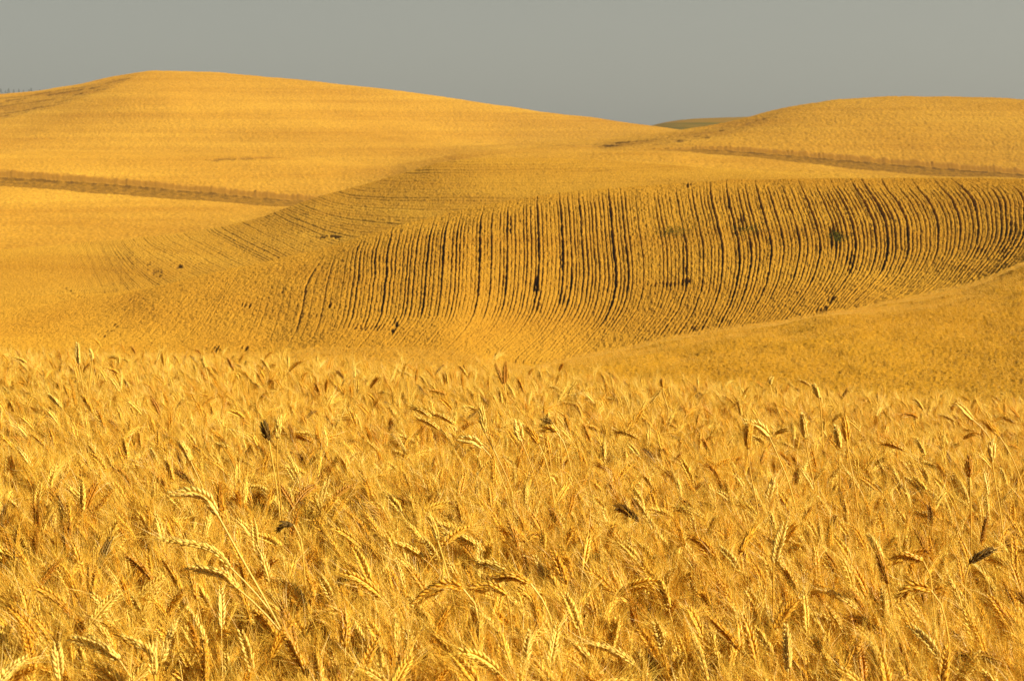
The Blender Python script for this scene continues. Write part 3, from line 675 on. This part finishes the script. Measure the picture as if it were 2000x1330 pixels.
# the rest of the three hundred: the tallest ears nearest the camera
LIB = []
for i in range(24):
    nm, le, no, cu = POSES[i % len(POSES)]
    v = make_variant(hr, 0.86, le * .85 + hr.normal(0, .04), no + hr.normal(0, .1), cu, 0.09 + hr.random() * .018, n_leaf=1, awn=0.06, fan=0.26 + .1 * hr.random(), fat=1.02 + .25 * hr.random())
    ms = {'stem': part_mesh('stem', v['stem'], M_stem), 'ear': part_mesh('ear', v['ear'], M_ear), 'awns': part_mesh('awns', v['awns'], M_awn), 'leaf': part_mesh('leaf', v['leaf'], M_leaf)}
    LIB.append((nm, v, ms))
placed = [s_[3] for s_ in STALKS]; tries = 0
while len(STALKS) < 300 and tries < 60000:
    tries += 1
    Yd = 4.35 + 5.6 * hr.random()**1.15; X_ = (hr.random() - .5) * 2 * .213 * Yd
    nm, v, ms = LIB[hr.integers(len(LIB))]
    yaw = hr.normal(0, .7) + (math.pi if hr.random() < .16 else 0)
    H = 0.86 + 0.015 + 0.05 * hr.random()**2; sc = H / v['E'][:, 2].max()
    c, s_ = math.cos(yaw), math.sin(yaw); e = v['E'][7] * sc; e = np.array([c * e[0] - s_ * e[1], s_ * e[0] + c * e[1], e[2]])
    base = np.array([X_ - e[0], Yd - e[1], 0]); base[2] = soil_z(base[0], max(base[1], 3.6)) + ZC
    q = project(base + e)
    if not (12 < q[0] < 1988 and q[1] < 1318): continue
    gap = 250 / Yd
    if any(abs(a[0] - q[0]) < gap * .8 and abs(a[1] - q[1]) < gap for a in placed): continue
    tone = TONE_P[hr.integers(100)]; placed.append(q)
    tipx = v['E'][-1] - v['E'][0]; dx = (c * tipx[0] - s_ * tipx[1]); dz = tipx[2]
    pose = 'upright' if abs(dx) < .35 * dz else (('leaning' if dz > abs(dx) * .5 else 'nodding') + (' left' if dx < 0 else ' right'))
    assemble(tuple(base), yaw, sc, ms, tone, pose, base + e, first)
print('stalks', len(STALKS), tries)

rows_ = [(840, 'near the far crest'), (920, 'upper front wheat'), (1000, 'middle front wheat'), (1090, 'lower front wheat'), (1200, 'above bottom edge'), (9999, 'at bottom edge')]
cols_ = [(180, 'far left'), (400, 'well left'), (620, 'left'), (860, 'left of centre'), (1130, 'centre'), (1370, 'right of centre'), (1600, 'right'), (1820, 'well right'), (9999, 'far right')]
bins = {}
for t, tone, pose, q in STALKS:
    rw = next(n_ for v_, n_ in rows_ if q[1] < v_); cl = next(n_ for v_, n_ in cols_ if q[0] < v_)
    bins.setdefault(f'{tone} wheat ear {pose}, {rw}, {cl}', []).append((q, t))
ORD = {1: [''], 2: ['left of two', 'right of two'], 3: ['left of three', 'middle of three', 'right of three'], 4: ['leftmost of four', 'second of four', 'third of four', 'rightmost of four'],
       5: ['leftmost of five', 'second of five', 'middle of five', 'fourth of five', 'rightmost of five']}
for lab, L in bins.items():
    L.sort(key=lambda a: a[0][0])
    for (q, t), o_ in zip(L, ORD.get(len(L), ['number'] * len(L))):
        tag(t, lab + (', ' + o_ if o_ else ''), 'wheat stalk', 'ripe wheat stalks standing out of the front field')

# ------------------------------------------------------------------ green weeds in the drilled rows
k = NT('weed_leaf'); oi = k.n('ShaderNodeNewGeometry').outputs['Position']
c = k.ramp(k.noise(oi, 6, 2), [(0.35, (0.05, 0.06, 0.01)), (0.65, (0.15, 0.14, 0.02))])
d = k.n('ShaderNodeBsdfDiffuse'); k.l(c, d.inputs[0]); k.l(d.outputs[0], k.out.inputs[0]); M_weed = k.m
k = NT('tree_crown'); d = k.n('ShaderNodeBsdfDiffuse'); d.inputs[0].default_value = (0.04, 0.06, 0.03, 1); k.l(d.outputs[0], k.out.inputs[0]); M_crown = k.m
k = NT('tree_trunk'); d = k.n('ShaderNodeBsdfDiffuse'); d.inputs[0].default_value = (0.09, 0.06, 0.04, 1); k.l(d.outputs[0], k.out.inputs[0]); M_trunk = k.m
def leaf_cloud(r, n, fn, size):
    V = []; 
    for _ in range(n):
        p = fn(r); a = r.normal(0, 1, (3, 3)); a /= np.linalg.norm(a, axis=1)[:, None]; V.append(p + a * size)
    V = np.concatenate(V); return V, np.arange(len(V)).reshape(-1, 3)
WT, WS = columns(300); WS = pchip(NY, WS, np.linspace(126, 176, 201))
for (x0, y0, wx, wy, lab) in [(1462, 450, 1.1, 1.6, 'largest green weed patch growing in the drilled rows, right of centre'), (1316, 454, 1.2, 1.1, 'faint olive weed patch low in the drilled rows near the centre'), (1637, 466, .5, 1.6, 'small dark weed patch between drilled rows on the right side of the hill')]:
    Yq = np.linspace(128, 175, 300); t_ = (x0 - 1000) / F
    def hs_(X, Y): return bilin(WS, (X / Y - WT[0]) / (WT[1] - WT[0]) + np.zeros(1), np.array([(Y - 126) / 50 * 200]))[0] * Y
    pyq = np.array([py_of(hs_(t_ * y_, y_) / y_) for y_ in Yq]); Yd = Yq[np.argmin(abs(pyq - y0))]; p0 = point(x0, y0, Yd)
    def fn(r):
        a = r.normal(0, .5, 2) * (wx, wy); return np.array([a[0], a[1], hs_(p0[0] + a[0], Yd + a[1]) + ZC - p0[2] + r.random() * .22 - .02])
    V, Fc = leaf_cloud(hr, 420, fn, .06); me = mesh_from('weed_patch', V, Fc, [M_weed], False)
    o = obj('weed_patch', me); o.location = tuple(p0); tag(o, lab, 'weeds', 'green weed patches in the crop')

# ------------------------------------------------------------------ the tiny trees on the far ridge
TR = [(2, 174), (11, 177), (17, 173), (27, 175), (37, 174), (46, 176), (57, 175), (61, 172), (78, 175), (92, 176)]
NAMES = ['leftmost', 'second from the left', 'third from the left', 'fourth from the left', 'fifth from the left', 'sixth from the left', 'seventh from the left', 'third from the right', 'second from the right', 'rightmost']
for i, (x0, y0) in enumerate(TR):
    Yd = 3900 + 60 * hr.random(); b = point(x0, 190, Yd); top = point(x0, y0, Yd); H = top[2] - b[2]
    t = bpy.data.objects.new('tree', None); C.objects.link(t); t.location = tuple(b)
    wd = H * (.20 + .12 * hr.random())
    V, f = tube(np.array([[0, 0, 0], [0, 0, H * .5], [0, 0, H * .95]]), [H * .03, H * .02, H * .004], 6)
    obj('trunk', mesh_from('trunk', V, f, [M_trunk]), t)
    def fn(r):
        h = .12 + .88 * r.random(); a = r.random() * 6.28; rr = wd * (math.sin(math.pi * (h**.7)) * .8 + .2 * (1 - h)) * r.random()**.4; return np.array([math.cos(a) * rr, math.sin(a) * rr, h * H])
    V, f = leaf_cloud(hr, 420, fn, H * .045); obj('crown', mesh_from('crown', V, f, [M_crown], False), t)
    tag(t, f'tiny hazy tree on the far left skyline, {NAMES[i]}', 'tree', 'hazy trees on the far skyline')

# ------------------------------------------------------------------ haze in the air
HAZE = 1.6e-4
if HAZE:
    x0, x1, y0, y1, z0, z1 = -3600, 3600, -700, 6100, -61, 330
    V = [(x, y, z) for z in (z0, z1) for y in (y0, y1) for x in (x0, x1)]
    me = mesh_from('haze', V, np.array([(0, 2, 3, 1), (4, 5, 7, 6), (0, 1, 5, 4), (2, 6, 7, 3), (0, 4, 6, 2), (1, 3, 7, 5)]), smooth=False)
    m = bpy.data.materials.new('haze'); m.use_nodes = True; t_ = m.node_tree; t_.nodes.clear()
    o_ = t_.nodes.new('ShaderNodeOutputMaterial'); pv = t_.nodes.new('ShaderNodeVolumePrincipled')
    pv.inputs['Density'].default_value = HAZE; pv.inputs['Color'].default_value = (0.80, 0.86, 0.90, 1); pv.inputs['Anisotropy'].default_value = 0.2
    t_.links.new(pv.outputs[0], o_.inputs['Volume']); me.materials.append(m)
    tag(obj('haze', me), 'thin pale haze in the air over the fields', 'haze', kind='stuff')
